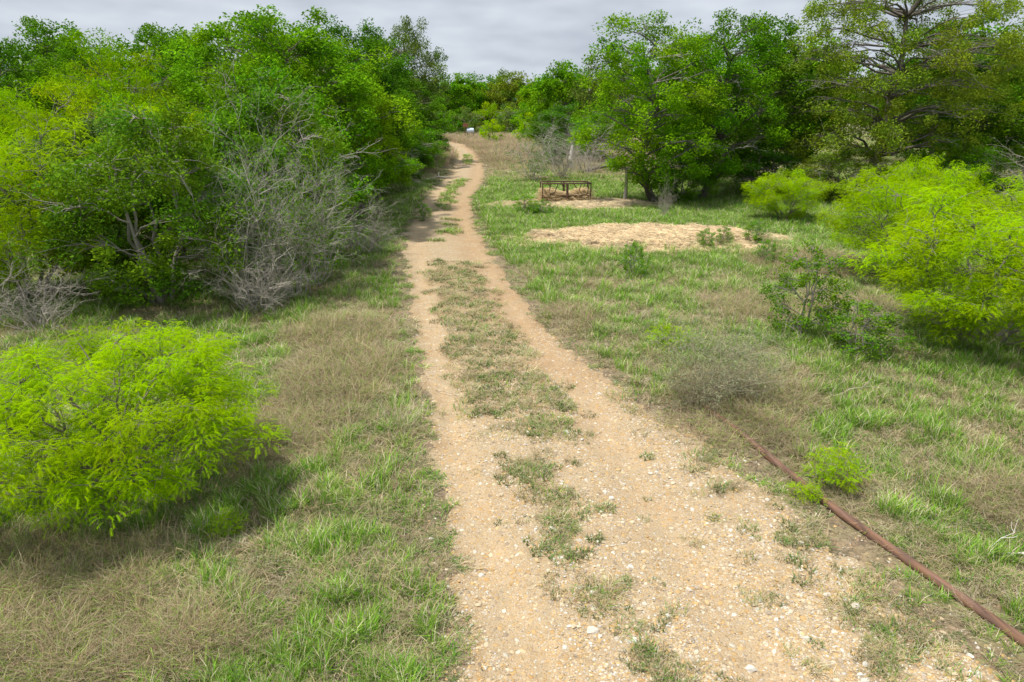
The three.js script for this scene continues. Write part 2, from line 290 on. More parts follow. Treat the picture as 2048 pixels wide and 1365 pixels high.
// A tree or bush: stems, limbs to foliage clumps, twigs to smaller clumps, leaves. Returns a Group with trunk and crown.
function grow(o) {
  const rnd = rngOf(o.seed), wood = new Shape(), green = new Shape(), bark = barkColor(o.bark ?? [0.16, 0.135, 0.11], o.seed);
  const { H, R, base } = o, cy = (base + H) / 2, ry = (H - base) / 2, stems = [];
  const lean = o.lean ?? [0, 0];
  for (let k = 0; k < (o.stems ?? 1); k++) {
    const an = k / (o.stems ?? 1) * 6.283 + rnd() * 1.2, out = (o.stems ?? 1) > 1 ? (o.splay ?? 0.5) * R * (0.6 + 0.5 * rnd()) : 0.12 * R, top = H * (o.stemTop ?? 0.78) * (0.85 + 0.2 * rnd());
    const a = [Math.cos(an) * 0.08 * (o.stems > 1 ? 1 : 0), -0.15, Math.sin(an) * 0.08 * (o.stems > 1 ? 1 : 0)], b = [Math.cos(an) * out + lean[0], top, Math.sin(an) * out + lean[1]];
    stems.push(limb(wood, a, b, o.trunk, o.trunk * 0.22, rnd, o.sides ?? 8, bark, 0.0, o.wiggle ?? 0.05, 9));
  }
  const lobes = [];
  for (let k = 0; k < o.lobes; k++) {
    let best = null, bd = -1;
    for (let tr = 0; tr < 8; tr++) {
      const q = inBall(rnd), l = Math.hypot(...q), want = 0.42 + 0.55 * Math.pow(rnd(), 0.6), f = want / l, flare = (o.flare ?? 0);
      const yy = q[1] * f, wide = 1 - flare * yy * 0.5, p = [q[0] * f * R * wide + lean[0] * 0.6, cy + yy * ry, q[2] * f * R * wide + lean[1] * 0.6];
      let dmin = 9; for (const L of lobes) dmin = Math.min(dmin, Math.hypot(p[0] - L[0], (p[1] - L[1]) * 1.2, p[2] - L[2]));
      if (dmin > bd) { bd = dmin; best = p; }
    }
    lobes.push(best);
  }
  for (const c of lobes) {
    const lr = o.lobeR * (0.7 + 0.6 * rnd()), hueShift = vary(o.color ?? [1, 1, 1], rnd, 0.4, o.hue ?? 0.34);
    let from = null, fd = 1e9; // where the limb leaves a stem: lower than the clump
    for (const st of stems) for (let k = 1; k < st.length; k++) { const p = st[k], hd = Math.hypot(c[0] - p[0], c[2] - p[2]), cost = Math.abs(c[1] - p[1] - hd * (o.rise ?? 0.45)) + hd * 0.7; if (cost < fd) { fd = cost; from = [p, k / st.length]; } }
    const r0 = o.trunk * lerp(0.5, 0.2, from[1]) * (0.6 + 0.4 * rnd());
    const path = limb(wood, from[0], c, r0, o.twig ?? 0.012, rnd, 5, bark, o.bow ?? 0.08, 0.09, 6);
    const subs = Math.max(2, Math.round(o.subs * (0.7 + 0.6 * rnd())));
    for (let k = 0; k < subs; k++) {
      const q = inBall(rnd), sp = [c[0] + q[0] * lr, c[1] + q[1] * lr * (o.squash ?? 0.75), c[2] + q[2] * lr], sr = o.subR * (0.65 + 0.7 * rnd());
      if (sp[1] < 0.1) sp[1] = 0.1 + 0.15 * rnd();
      const tw = limb(wood, path[2 + Math.floor(rnd() * 5)] ?? c, sp, (o.twig ?? 0.012) * 1.0, (o.twig ?? 0.012) * 0.35, rnd, 3, bark, 0.1, 0.12, 3);
      const n = Math.round(o.leaves * (0.5 + rnd()) * (rnd() < (o.gaps ?? 0.08) ? 0.12 : 1)), tone = vary(hueShift, rnd, 0.2, 0.12);
      for (let e = 0; e < (o.twiglets ?? 0); e++) { const w = inBall(rnd); limb(wood, tw[2], [sp[0] + w[0] * sr * 1.2, sp[1] + w[1] * sr + 0.25 * sr, sp[2] + w[2] * sr * 1.2], (o.twig ?? 0.012) * 0.45, 0.002, rnd, 3, bark, 0.1, 0.12, 2); }
      for (let e = 0; e < n; e++) {
        const w = inBall(rnd), p = [sp[0] + w[0] * sr, sp[1] + w[1] * sr * 0.8, sp[2] + w[2] * sr], col = vary(tone, rnd, 0.36, 0.14);
        if (o.fronds) { const l = Math.hypot(w[0], w[2]) || 1; frond(green, p, [w[0] / l + (rnd() - 0.5), 0.5 + 0.5 * rnd(), w[2] / l + (rnd() - 0.5)], o.leaf[0] * (0.7 + 0.6 * rnd()), o.fronds, rnd, col, o.leaf[1], o.leaf[2]); }
        else leaf(green, p, rnd, o.leaf[0], o.leaf[1], o.flat ?? 0.45, col, o.droop ?? 0);
      }
    }
  }
  // dead limbs showing among the leaves
  for (let k = 0; k < (o.dead ?? 0); k++) { const st = stems[Math.floor(rnd() * stems.length)], p = st[2 + Math.floor(rnd() * (st.length - 3))], an = rnd() * 6.283, l = R * (0.3 + 0.45 * rnd()); spray(wood, p, [Math.cos(an) * l, (rnd() - 0.35) * l * 0.5, Math.sin(an) * l], 0.03, 3, rnd, barkColor([0.36, 0.33, 0.29], 9)); }
  const g = new THREE.Group(), trunk = wood.mesh('trunk', barkMaterial, true), crown = green.mesh('crown', o.material);
  crown.userData.kind = 'stuff'; g.add(trunk, crown); g.userData.tris = (wood.i.length + green.i.length) / 3; total += g.userData.tris; return g;
}
let total = 0;
// a bare branch that forks again and again
function spray(s, a, dir, r, depth, rnd, color, kids = 4) {
  const b = [a[0] + dir[0], a[1] + dir[1], a[2] + dir[2]], L = Math.hypot(...dir), pts = limb(s, a, b, r, r * 0.45, rnd, r > 0.012 ? 5 : 3, color, 0.04, 0.12, depth > 1 ? 5 : 3);
  if (depth <= 0) return;
  for (let k = 0; k < kids; k++) {
    const p = pts[Math.min(pts.length - 1, 1 + Math.floor(rnd() * pts.length))], q = inBall(rnd), l = L * (0.35 + 0.35 * rnd());
    spray(s, p, [dir[0] / L * l * 0.55 + q[0] * l * 0.8, dir[1] / L * l * 0.55 + q[1] * l * 0.7, dir[2] / L * l * 0.55 + q[2] * l * 0.8], r * 0.5, depth - 1, rnd, color, kids);
  }
}
function bare(o) { // leafless shrub
  const rnd = rngOf(o.seed), s = new Shape(), col = barkColor(o.color, o.seed);
  for (let k = 0; k < o.stems; k++) { const an = rnd() * 6.283, out = o.R * (0.25 + 0.75 * rnd()), h = o.H * (0.55 + 0.45 * rnd()); spray(s, [Math.cos(an) * 0.15 * rnd(), -0.05, Math.sin(an) * 0.15 * rnd()], [Math.cos(an) * out, h, Math.sin(an) * out], o.r * (0.6 + 0.6 * rnd()), o.depth, rnd, col, o.kids ?? 4); }
  const g = new THREE.Group(), trunk = s.mesh('branches', twigMaterial); trunk.userData.kind = 'stuff'; g.add(trunk);
  if (o.leaves) { const gr = new Shape(); for (let k = 0; k < o.leaves; k++) { const j = Math.floor(rnd() * s.n) * 3; leaf(gr, [s.p[j] + (rnd() - 0.5) * 0.08, s.p[j + 1] + (rnd() - 0.5) * 0.08, s.p[j + 2] + (rnd() - 0.5) * 0.08], rnd, o.leaf[0], o.leaf[1], 0.3, vary([1, 1, 1], rnd, 0.4, 0.2)); } const m = gr.mesh('crown', o.material); m.userData.kind = 'stuff'; g.add(m); trunk.name = 'trunk'; total += gr.i.length / 3; }
  total += s.i.length / 3; return g;
}

const M = { // foliage colours
  elm: leafMaterial(0.135, 0.315, 0.006, 0.3), bright: leafMaterial(0.195, 0.385, 0.006, 0.32), deep: leafMaterial(0.09, 0.225, 0.008, 0.28), olive: leafMaterial(0.21, 0.30, 0.02, 0.3), grey: leafMaterial(0.155, 0.24, 0.035, 0.28),
  mesquite: leafMaterial(0.31, 0.495, 0.0, 0.4), lime: leafMaterial(0.25, 0.41, 0.002, 0.36), shrub: leafMaterial(0.135, 0.275, 0.012, 0.3),
};
const KIND = {
  elm: () => grow({ seed: 101, H: 8, R: 2.9, base: 0.5, trunk: 0.15, lobes: 48, lobeR: 0.9, subs: 8, subR: 0.42, leaves: 115, leaf: [0.12, 0.07], material: M.elm, dead: 2 }),
  elmTall: () => grow({ seed: 102, H: 9, R: 2.6, base: 0.8, trunk: 0.17, lobes: 48, lobeR: 0.85, subs: 8, subR: 0.42, leaves: 112, leaf: [0.12, 0.07], material: M.elm, dead: 2, flare: 0.5 }),
  oak: () => grow({ seed: 103, H: 9, R: 3.0, base: 0.7, trunk: 0.2, lobes: 46, lobeR: 0.85, subs: 8, subR: 0.40, leaves: 110, leaf: [0.12, 0.065], material: M.elm, lean: [-0.9, 0.2], wiggle: 0.08, dead: 6, gaps: 0.16, bark: [0.12, 0.105, 0.09] }),
  oakBig: () => grow({ seed: 104, H: 11, R: 5.2, base: 0.8, trunk: 0.26, lobes: 108, lobeR: 1.0, subs: 8, subR: 0.40, squash: 0.5, leaves: 98, leaf: [0.12, 0.06], material: M.olive, stemTop: 0.9, wiggle: 0.05, dead: 9, hue: 0.18, gaps: 0.17, rise: 0.12, bark: [0.15, 0.13, 0.11], sides: 10 }),
  thicket: () => grow({ seed: 105, H: 4.2, R: 1.9, base: 0.1, trunk: 0.07, stems: 5, splay: 0.4, lobes: 34, lobeR: 0.66, subs: 8, subR: 0.30, leaves: 125, leaf: [0.08, 0.045], material: M.shrub, dead: 4, twiglets: 1, bark: [0.27, 0.245, 0.21] }),
  mesquiteTree: () => grow({ seed: 106, H: 7, R: 2.5, base: 1.0, trunk: 0.12, stems: 2, splay: 0.35, lobes: 34, lobeR: 0.8, subs: 8, subR: 0.38, leaves: 58, leaf: [0.20, 0.036], flat: 0, droop: 0.7, material: M.lime, dead: 3, gaps: 0.16, wiggle: 0.09, bark: [0.15, 0.13, 0.11] }),
  mesquiteBush: () => grow({ seed: 107, H: 2.15, R: 1.85, base: 0.5, trunk: 0.034, stems: 9, splay: 0.6, lobes: 46, lobeR: 0.40, subs: 8, subR: 0.19, leaves: 52, leaf: [0.13, 0.0058, 0.024], fronds: 8, hue: 0.16, material: M.mesquite, twig: 0.008, twiglets: 1, stemTop: 0.9, rise: 0.8, gaps: 0.07, bark: [0.20, 0.165, 0.13] }),
  mesquiteWide: () => grow({ seed: 108, H: 2.75, R: 2.15, base: 0.35, trunk: 0.05, stems: 6, splay: 0.55, lobes: 48, lobeR: 0.48, subs: 8, subR: 0.24, leaves: 52, leaf: [0.16, 0.0078, 0.03], fronds: 7, hue: 0.16, material: M.mesquite, twig: 0.010, twiglets: 1, stemTop: 0.85, rise: 0.6, gaps: 0.1, wiggle: 0.09, bark: [0.24, 0.21, 0.18] }),
  sprig: () => grow({ seed: 109, H: 0.6, R: 0.36, base: 0.03, trunk: 0.008, stems: 5, splay: 0.6, lobes: 13, lobeR: 0.15, subs: 5, subR: 0.07, leaves: 7, leaf: [0.10, 0.005, 0.026], fronds: 6, material: M.mesquite, twig: 0.003, rise: 1, bark: [0.25, 0.2, 0.14] }),
  shrub: () => grow({ seed: 110, H: 1.65, R: 0.68, base: 0.1, trunk: 0.022, stems: 4, splay: 0.3, lobes: 24, lobeR: 0.25, subs: 6, subR: 0.12, leaves: 40, leaf: [0.048, 0.03], material: M.shrub, twig: 0.006, twiglets: 2, stemTop: 0.95, flare: 0.9, gaps: 0.15, bark: [0.26, 0.23, 0.20] }),
  farTree: () => grow({ seed: 111, H: 9, R: 4.2, base: 0.3, trunk: 0.25, lobes: 44, lobeR: 1.3, subs: 8, subR: 0.6, leaves: 52, leaf: [0.28, 0.19], material: M.elm, dead: 4, gaps: 0.12 }),
  farBush: () => grow({ seed: 112, H: 3.2, R: 2.0, base: 0.2, trunk: 0.07, stems: 3, lobes: 18, lobeR: 0.6, subs: 6, subR: 0.34, leaves: 46, leaf: [0.16, 0.09], material: M.lime, dead: 1 }),
  deadShrub: () => bare({ seed: 113, H: 2.6, R: 1.1, stems: 17, r: 0.019, depth: 4, kids: 5, color: [0.43, 0.395, 0.345], leaves: 3200, leaf: [0.07, 0.042], material: M.shrub }),
  deadBrush: () => bare({ seed: 114, H: 1.3, R: 0.9, stems: 18, r: 0.012, depth: 3, kids: 6, color: [0.37, 0.33, 0.28] }),
  dryStalks: () => bare({ seed: 116, H: 0.5, R: 0.34, stems: 60, r: 0.0028, depth: 1, kids: 2, color: [0.60, 0.52, 0.36] }),
  dryWeed: () => bare({ seed: 115, H: 1.1, R: 0.7, stems: 44, r: 0.0035, depth: 2, kids: 5, color: [0.34, 0.29, 0.21], leaves: 5200, leaf: [0.04, 0.012], material: leafMaterial(0.27, 0.29, 0.165, 0.2) }),
};
const made = {};
function plant(kind, name, x, z, { h = 1, w = h, turn = 0, tint, label, category = 'tree', group } = {}) {
  const proto = made[kind] ??= KIND[kind](), o = proto.clone();
  o.name = numbered(name); o.userData = {}; o.position.set(x, standing(x, z) - 0.01, z); o.rotation.y = turn; o.scale.set(w, h, w);
  if (tint) o.traverse((m) => { if (m.name === 'crown') m.material = tint; });
  tag(o, label, category, group); scene.add(shadows(o)); return o;
}
// --- left of the track
plant('mesquiteBush', 'mesquite_bush', -4.45, -6.75, { turn: 0.4, h: 0.82, w: 0.9, label: 'bright yellow-green feathery mesquite bush on the dry grass verge', category: 'bush' });
plant('thicket', 'leafy_thicket', -7.7, -14.6, { turn: 1, h: 1.0, w: 1.0, tint: M.shrub, label: 'dense green leafy thicket standing between the bare grey shrub and the lime mesquite', category: 'bush' });
plant('thicket', 'leafy_thicket', -9.6, -16.3, { turn: 3, h: 0.95, w: 1.0, tint: M.grey, label: 'greyish green leafy thicket right behind the lime mesquite with pale limbs', category: 'bush' });
plant('thicket', 'leafy_thicket', -6.2, -18.0, { turn: 2.2, h: 1.12, w: 0.95, tint: M.shrub, label: 'tall green thicket rising behind the bare grey shrubs', category: 'bush' });
plant('thicket', 'leafy_thicket', -6.6, -19.6, { turn: 4.2, h: 1.25, w: 1.15, tint: M.elm, label: 'leafy thicket at the foot of the tall elms behind the bare shrubs', category: 'bush' });
plant('deadShrub', 'bare_shrub', -5.9, -14.8, { turn: 0.3, h: 1.2, w: 0.85, label: 'leafless grey shrub with tangled pale twigs at the edge of the leafy thicket', category: 'shrub' });
plant('deadShrub', 'bare_shrub', -4.9, -16.4, { turn: 5.3, h: 1.05, w: 0.85, label: 'bare tan shrub with a few green leaves nearest the track', category: 'shrub' });
plant('deadShrub', 'bare_shrub', -5.0, -15.5, { turn: 4.4, h: 0.8, w: 0.75, label: 'lowest of the leafless grey shrubs, half buried between two taller ones', category: 'shrub' });
plant('deadBrush', 'bare_brush', -5.5, -14.1, { turn: 1.1, h: 0.95, w: 1.1, label: 'low tangle of bare grey twigs in front of the leafless shrub', category: 'shrub' });
plant('deadBrush', 'bare_brush', -4.4, -20.2, { turn: 2.0, h: 0.85, w: 0.95, label: 'small bare pale bush alone in the grass beside the track', category: 'shrub' });
plant('deadBrush', 'bare_brush', -9.1, -12.6, { turn: 4, h: 0.8, w: 1.1, label: 'low bare brush heap behind the feathery mesquite bush', category: 'shrub' });
plant('mesquiteWide', 'mesquite_bush', -10.9, -15.0, { turn: 2, h: 1.42, w: 1.05, label: 'tall lime mesquite with pale bare lower limbs beside the greyish thicket', category: 'bush' });
plant('mesquiteTree', 'mesquite_tree', -12.3, -20.5, { turn: 1, h: 0.78, w: 0.95, tint: M.lime, label: 'yellow-green mesquite rising over the greyish thicket', group: 'mesquites behind the thicket' });
plant('mesquiteTree', 'mesquite_tree', -9.6, -19.8, { turn: 3.4, h: 0.68, w: 0.8, tint: M.mesquite, label: 'vivid lime mesquite crown above the dense green thicket' });
const elms = [ // x, z, height scale, width scale, turn, kind, tint, label
  [-7.6, -23.6, 0.89, 1.0, 0.5, 'elm', M.elm, 'large dark green elm towering behind the bare shrubs'],
  [-6.9, -26.4, 0.84, 1.0, 2.4, 'elm', M.bright, 'broad bright green elm whose low branches reach the track verge'],
  [-9.6, -26.5, 0.84, 1.05, 4.0, 'elmTall', M.bright, 'light green elm with the tallest rounded top of the left-hand wood'],
  [-6.6, -29.8, 0.83, 0.8, 1.4, 'elmTall', M.deep, 'tall slim dark elm standing up out of the left-hand wood'],
  [-7.5, -32.5, 0.72, 0.95, 5.0, 'elm', M.bright, 'low wide elm with yellowish leaves hanging over the track verge'],
  [-8.3, -38.5, 0.85, 1.0, 0.9, 'elm', M.deep, 'dark elm shading the verge halfway along the track'],
  [-8.7, -45, 1.0, 1.05, 2.2, 'elmTall', M.deep, 'dark elm with grey dead twigs in its top beside the half-open crown'],
  [-8.7, -53, 0.8, 1.25, 3.1, 'elm', M.deep, 'dense dark oak at the bend where the track turns away'],
  [-8.0, -57, 1.22, 1.0, 4.9, 'oak', M.grey, 'tall open-crowned oak at the bend of the track'],
  [-12.8, -28.5, 0.88, 0.9, 1.0, 'elm', M.elm, 'dark elm behind the vivid lime mesquite crown'],
  [-16.6, -28.5, 0.84, 0.85, 2.0, 'elm', M.elm, 'dark rounded elm left of the gap in the wood'],
  [-19.3, -27.5, 0.84, 0.9, 2.8, 'elm', M.deep, 'dark rounded elm behind the tall lime mesquite'],
  [-23.2, -29, 0.82, 0.9, 0.2, 'elmTall', M.grey, 'thin grey-green elm at the far left end of the wood'],
];
for (const [x, z, h, w, turn, kind, tint, label] of elms) plant(kind, kind === 'oak' ? 'oak_tree' : 'elm_tree', x, z, { h, w, turn, tint, label });
plant('mesquiteTree', 'mesquite_tree', -13.6, -25.2, { turn: 5, h: 0.95, w: 0.85, tint: M.lime, label: 'airy mesquite with a dark crooked trunk in the gap of the left-hand wood' });
plant('mesquiteTree', 'mesquite_tree', -16.4, -22.5, { turn: 0.7, h: 0.75, w: 0.9, tint: M.mesquite, label: 'yellow-green mesquite rising over the greyish thicket', group: 'mesquites behind the thicket' });
plant('elm', 'elm_tree', -11.2, -33, { turn: 2, h: 0.92, w: 1.1, tint: M.deep, label: 'elm half hidden deep in the left-hand wood', group: 'trees deep in the left-hand wood' });
for (const [x, z, h] of [[-17, -36, 1.0], [-23, -37, 1.05], [-12, -42, 1.05], [-30, -34, 1], [-20, -46, 1.05], [-13, -52, 1.0]]) plant('elm', 'elm_tree', x, z, { turn: x, h, w: 1.15, tint: M.elm, label: 'elm half hidden deep in the left-hand wood', group: 'trees deep in the left-hand wood' });
plant('thicket', 'leafy_thicket', -6.9, -35.5, { turn: 0.8, h: 0.62, w: 1.0, tint: M.bright, label: 'yellowish low thicket under the low wide elm at the track verge', category: 'bush' });
plant('thicket', 'leafy_thicket', -6.6, -41.5, { turn: 2.8, h: 0.7, w: 1.05, tint: M.deep, label: 'dark low thicket under the elm halfway along the track', category: 'bush' });
plant('thicket', 'leafy_thicket', -6.8, -48.5, { turn: 4.8, h: 0.75, w: 1.1, tint: M.elm, label: 'low thicket under the elm with grey twigs in its top', category: 'bush' });
plant('thicket', 'leafy_thicket', -7.2, -56.5, { turn: 1.8, h: 0.8, w: 1.1, tint: M.deep, label: 'low dark thicket at the inside of the track bend', category: 'bush' });
plant('thicket', 'leafy_thicket', -9.2, -66, { turn: 3.8, h: 0.9, w: 1.2, tint: M.deep, label: 'thicket past the open-crowned oak where the track swings away', category: 'bush' });
// --- right of the track
plant('oak', 'oak_tree', 6.6, -31.8, { turn: 0.2, h: 0.91, w: 1.02, tint: M.bright, label: 'light green oak with a leaning dark trunk beside the pale post and hay' });
plant('oak', 'oak_tree', 9.0, -33.4, { turn: 2.9, h: 0.94, w: 0.95, tint: M.elm, label: 'mid green oak with a two-pointed top next to the leaning oak' });
plant('elm', 'elm_tree', 12.6, -37.2, { turn: 1.3, h: 1.07, w: 1.25, tint: M.deep, label: 'dense dark green elm between the two-pointed oak and the spreading oak' });
plant('oakBig', 'oak_tree', 17.3, -33.2, { turn: 0.8, h: 1.0, w: 0.93, tint: M.olive, label: 'huge spreading olive-green oak with a bare grey trunk and level limbs' });
plant('elmTall', 'elm_tree', 23.6, -38, { turn: 4, h: 1.0, w: 1.4, tint: M.deep, label: 'tall dark elm behind the spreading oak' });
plant('elm', 'elm_tree', 29.5, -40, { turn: 1.8, h: 0.78, w: 1.2, tint: M.grey, label: 'grey-green elm at the far right beyond the brush heap' });
plant('elm', 'elm_tree', 10.8, -43, { turn: 3, h: 1.05, w: 1.1, tint: M.elm, label: 'elm filling the gap behind the two oaks', group: 'trees behind the two oaks' });
plant('thicket', 'leafy_thicket', 12.4, -34.5, { turn: 3, h: 0.62, w: 1.1, tint: M.deep, label: 'dark undergrowth at the foot of the dense dark elm', category: 'bush' });
plant('thicket', 'leafy_thicket', 8.0, -32.6, { turn: 1, h: 0.5, w: 0.75, tint: M.elm, label: 'low leafy growth round the trunks of the two oaks', category: 'bush' });
plant('thicket', 'leafy_thicket', 20.0, -31.5, { turn: 5, h: 0.7, w: 1.05, tint: M.elm, label: 'green bush under the right-hand limbs of the spreading oak', category: 'bush' });
plant('thicket', 'leafy_thicket', 15.2, -31.8, { turn: 2, h: 0.6, w: 1.0, tint: M.olive, label: 'olive bush under the left-hand limbs of the spreading oak', category: 'bush' });
plant('deadBrush', 'bare_brush', 22.0, -28.8, { turn: 2, h: 1.7, w: 1.9, label: 'heap of bare grey brush beyond the mesquites under the elms', category: 'shrub' });
plant('deadBrush', 'bare_brush', 24.8, -30.5, { turn: 4, h: 1.9, w: 1.9, label: 'second heap of bare brush beside the grey-green elm', category: 'shrub' });
plant('mesquiteTree', 'mesquite_tree', 26.4, -35.5, { turn: 4, h: 0.95, w: 0.85, tint: M.mesquite, label: 'lime mesquite tree in front of the grey-green elm' });
plant('mesquiteWide', 'mesquite_bush', 8.75, -11.9, { turn: 0.6, h: 0.98, w: 1.03, label: 'largest vivid lime mesquite bush of the right-hand verge', category: 'bush' });
plant('mesquiteWide', 'mesquite_bush', 9.9, -17.2, { turn: 3.9, h: 0.98, w: 0.8, label: 'lime mesquite bush with a crooked pale trunk standing behind the largest one', category: 'bush' });
plant('mesquiteWide', 'mesquite_bush', 12.6, -16.0, { turn: 1.9, h: 0.95, w: 0.95, label: 'lime mesquite bush half hidden behind the largest one', category: 'bush' });
plant('mesquiteWide', 'mesquite_bush', 10.6, -26.6, { turn: 5.1, h: 0.68, w: 0.68, label: 'small airy mesquite bush at the end of the spread hay', category: 'bush' });
plant('mesquiteBush', 'mesquite_bush', 13.6, -22.5, { turn: 2.8, h: 1.15, w: 0.85, label: 'lime mesquite bush in front of the spreading oak', category: 'bush' });
plant('shrub', 'leafy_shrub', 5.5, -12.3, { turn: 0.5, h: 1.15, w: 0.95, label: 'upright dark green shrub alone in the right-hand grass', category: 'shrub' });
plant('shrub', 'leafy_shrub', 6.15, -11.3, { turn: 2.5, h: 0.62, w: 0.95, label: 'low green shrub beside the upright dark shrub', category: 'shrub' });
plant('dryWeed', 'dry_weed_bush', 2.75, -9.1, { turn: 0.5, h: 0.95, w: 1.05, label: 'rounded grey-brown dry weed bush at the edge of the gravel', category: 'bush' });
plant('dryWeed', 'dry_weed_bush', 3.55, -9.5, { turn: 2.6, h: 0.7, w: 0.9, label: 'lower brown dry weed bush leaning on the rounded one', category: 'bush' });
plant('dryStalks', 'dry_stalk_clump', -1.55, -8.5, { turn: 1, label: 'clump of tall pale dry stalks at the left edge of the track', category: 'grass clump' });
plant('dryStalks', 'dry_stalk_clump', 6.95, -12.7, { turn: 2, h: 1.3, w: 1.6, label: 'wide clump of pale dry stalks between the upright shrub and the largest mesquite', category: 'grass clump' });
plant('dryStalks', 'dry_stalk_clump', 4.05, -4.95, { turn: 4, h: 0.35, w: 0.4, label: 'small bleached tuft of dry stalks leaning on the rusty pipe', category: 'grass clump' });
plant('dryStalks', 'dry_stalk_clump', 8.5, -21.8, { turn: 5, h: 1.0, w: 1.8, label: 'pale dry stalks at the mesquite end of the spread hay', category: 'grass clump' });
plant('sprig', 'mesquite_sprig', 2.8, -11.7, { turn: 0.5, h: 0.85, w: 1.0, label: 'small lime mesquite sprig behind the dry weed bush', category: 'plant' });
plant('sprig', 'mesquite_sprig', 3.75, -7.0, { turn: 1.5, h: 0.95, w: 0.85, label: 'feathery mesquite sprig growing right beside the rusty pipe', category: 'plant' });
plant('sprig', 'mesquite_sprig', 3.35, -6.75, { turn: 3.5, h: 0.4, w: 0.5, label: 'tiny mesquite sprig on the gravel side of the rusty pipe', category: 'plant' });
plant('sprig', 'mesquite_sprig', -2.95, -6.05, { turn: 2.5, h: 0.45, w: 0.5, label: 'tiny mesquite sprig under the left-hand mesquite bush', category: 'plant' });
for (const [x, z, h, w, label] of [[3.2, -17.6, 0.6, 0.5, 'thin sapling in the grass before the spread hay'], [6.05, -21.2, 0.42, 0.5, 'small green shrub at the near edge of the spread hay'], [6.75, -21.6, 0.42, 0.42, 'second small shrub at the near edge of the spread hay'], [7.3, -19.3, 0.42, 0.5, 'small round shrub between the hay and the upright shrub'], [0.55, -28.4, 0.5, 0.85, 'rounded shrub in front of the hay feeder'], [1.25, -28.0, 0.42, 0.6, 'thin shrub by the left corner of the hay feeder'], [7.9, -22.0, 0.5, 0.6, 'small shrub at the mesquite end of the spread hay'], [-3.5, -27.2, 0.45, 0.5, 'small light green shrub on the shaded left verge']]) plant('shrub', 'leafy_shrub', x, z, { turn: x * 3, h, w, tint: x === 0.55 ? M.bright : M.elm, label, category: 'shrub' });
plant('deadBrush', 'bare_brush', 6.0, -27.0, { turn: 3, h: 0.75, w: 0.35, label: 'thin pale bare sapling behind the spread hay', category: 'shrub' });
plant('deadShrub', 'bare_shrub', 1.3, -41.5, { turn: 1.3, h: 0.85, w: 1.0, label: 'dark bare shrub with scattered leaves behind the hay feeder', category: 'shrub' });
plant('deadBrush', 'bare_brush', 3.0, -43.5, { turn: 0.3, h: 1.7, w: 1.9, label: 'pale bare brush to the right of the dark bare shrub', category: 'shrub' });
plant('deadBrush', 'bare_brush', 5.0, -47, { turn: 2.3, h: 1.7, w: 2.2, label: 'bare grey brush beside the white stump', category: 'shrub' });
// --- beyond
plant('farBush', 'mesquite_bush', -2.5, -89, { turn: 1, h: 0.8, w: 0.8, tint: M.mesquite, label: 'low lime mesquite bush in the dead grass by the far bend', category: 'bush' });
plant('farBush', 'mesquite_bush', 2.0, -82, { turn: 2, h: 1.05, w: 0.85, tint: M.mesquite, label: 'upright lime mesquite bush in the dead grass before the dark trees', category: 'bush' });
plant('thicket', 'leafy_thicket', 4.3, -63, { turn: 3, h: 1.05, w: 1.5, tint: M.deep, label: 'dark green bush behind the white stump', category: 'bush' });
plant('thicket', 'leafy_thicket', 6.8, -58, { turn: 1, h: 0.9, w: 1.3, tint: M.elm, label: 'green bush between the dead grass and the leaning oak', category: 'bush' });
plant('thicket', 'leafy_thicket', 3.3, -52, { turn: 2, h: 0.55, w: 0.45, tint: M.deep, label: 'narrow dark bush in the tall dead grass', category: 'bush' });
plant('farTree', 'oak_tree', 5.2, -76, { turn: 1, h: 0.95, w: 0.85, tint: M.elm, label: 'dark oak standing before the distant tree line' });
plant('farTree', 'oak_tree', 9.5, -70, { turn: 3, h: 0.95, w: 0.8, tint: M.grey, label: 'grey-green oak partly hidden by the leaning oak' });
{
  const rnd = rngOf(77), tints = [M.bright, M.grey, M.elm, M.elm, M.olive];
  for (let k = 0; k < 32; k++) { const x = -78 + k * 5.6 + (rnd() - 0.5) * 4, z = -128 - rnd() * 26; plant('farTree', 'oak_tree', x, z, { turn: rnd() * 6, h: 1.0 + 0.3 * rnd(), w: 1.1 + 0.3 * rnd(), tint: tints[k % 5], label: 'distant oak of the tree line beyond the dead grass', group: 'trees of the distant tree line' }); }
  for (let k = 0; k < 14; k++) { const x = -34 + k * 4.6 + (rnd() - 0.5) * 2, z = -165 - rnd() * 12; plant('farTree', 'oak_tree', x, z, { turn: rnd() * 6, h: 0.95 + 0.25 * rnd(), w: 1.3, tint: tints[k % 5], label: 'distant oak of the tree line beyond the dead grass', group: 'trees of the distant tree line' }); }
  for (let k = 0; k < 20; k++) { const x = -22 + k * 2.5 + (rnd() - 0.5) * 2, z = -112 - rnd() * 10; plant('farBush', 'distant_bush', x, z, { turn: rnd() * 6, h: 0.9 + 0.6 * rnd(), w: 1.1 + 0.5 * rnd(), tint: rnd() < 0.45 ? M.lime : rnd() < 0.5 ? M.elm : M.grey, label: 'distant bush growing at the foot of the tree line', category: 'bush', group: 'bushes at the foot of the tree line' }); }
  for (let k = 0; k < 9; k++) plant('farTree', 'oak_tree', 20 + k * 6.5 + rnd() * 3, -54 - rnd() * 26, { turn: rnd() * 6, h: 0.9 + 0.25 * rnd(), w: 1, tint: tints[k % 5], label: 'oak in the wood behind the spreading oak', group: 'trees behind the spreading oak' });
  for (let k = 0; k < 9; k++) plant('farTree', 'oak_tree', -17 - k * 6 - rnd() * 3, -58 - rnd() * 30, { turn: rnd() * 6, h: 0.95 + 0.2 * rnd(), w: 1, tint: tints[k % 5], label: 'oak far back in the left-hand wood', group: 'trees far back in the left-hand wood' });
}

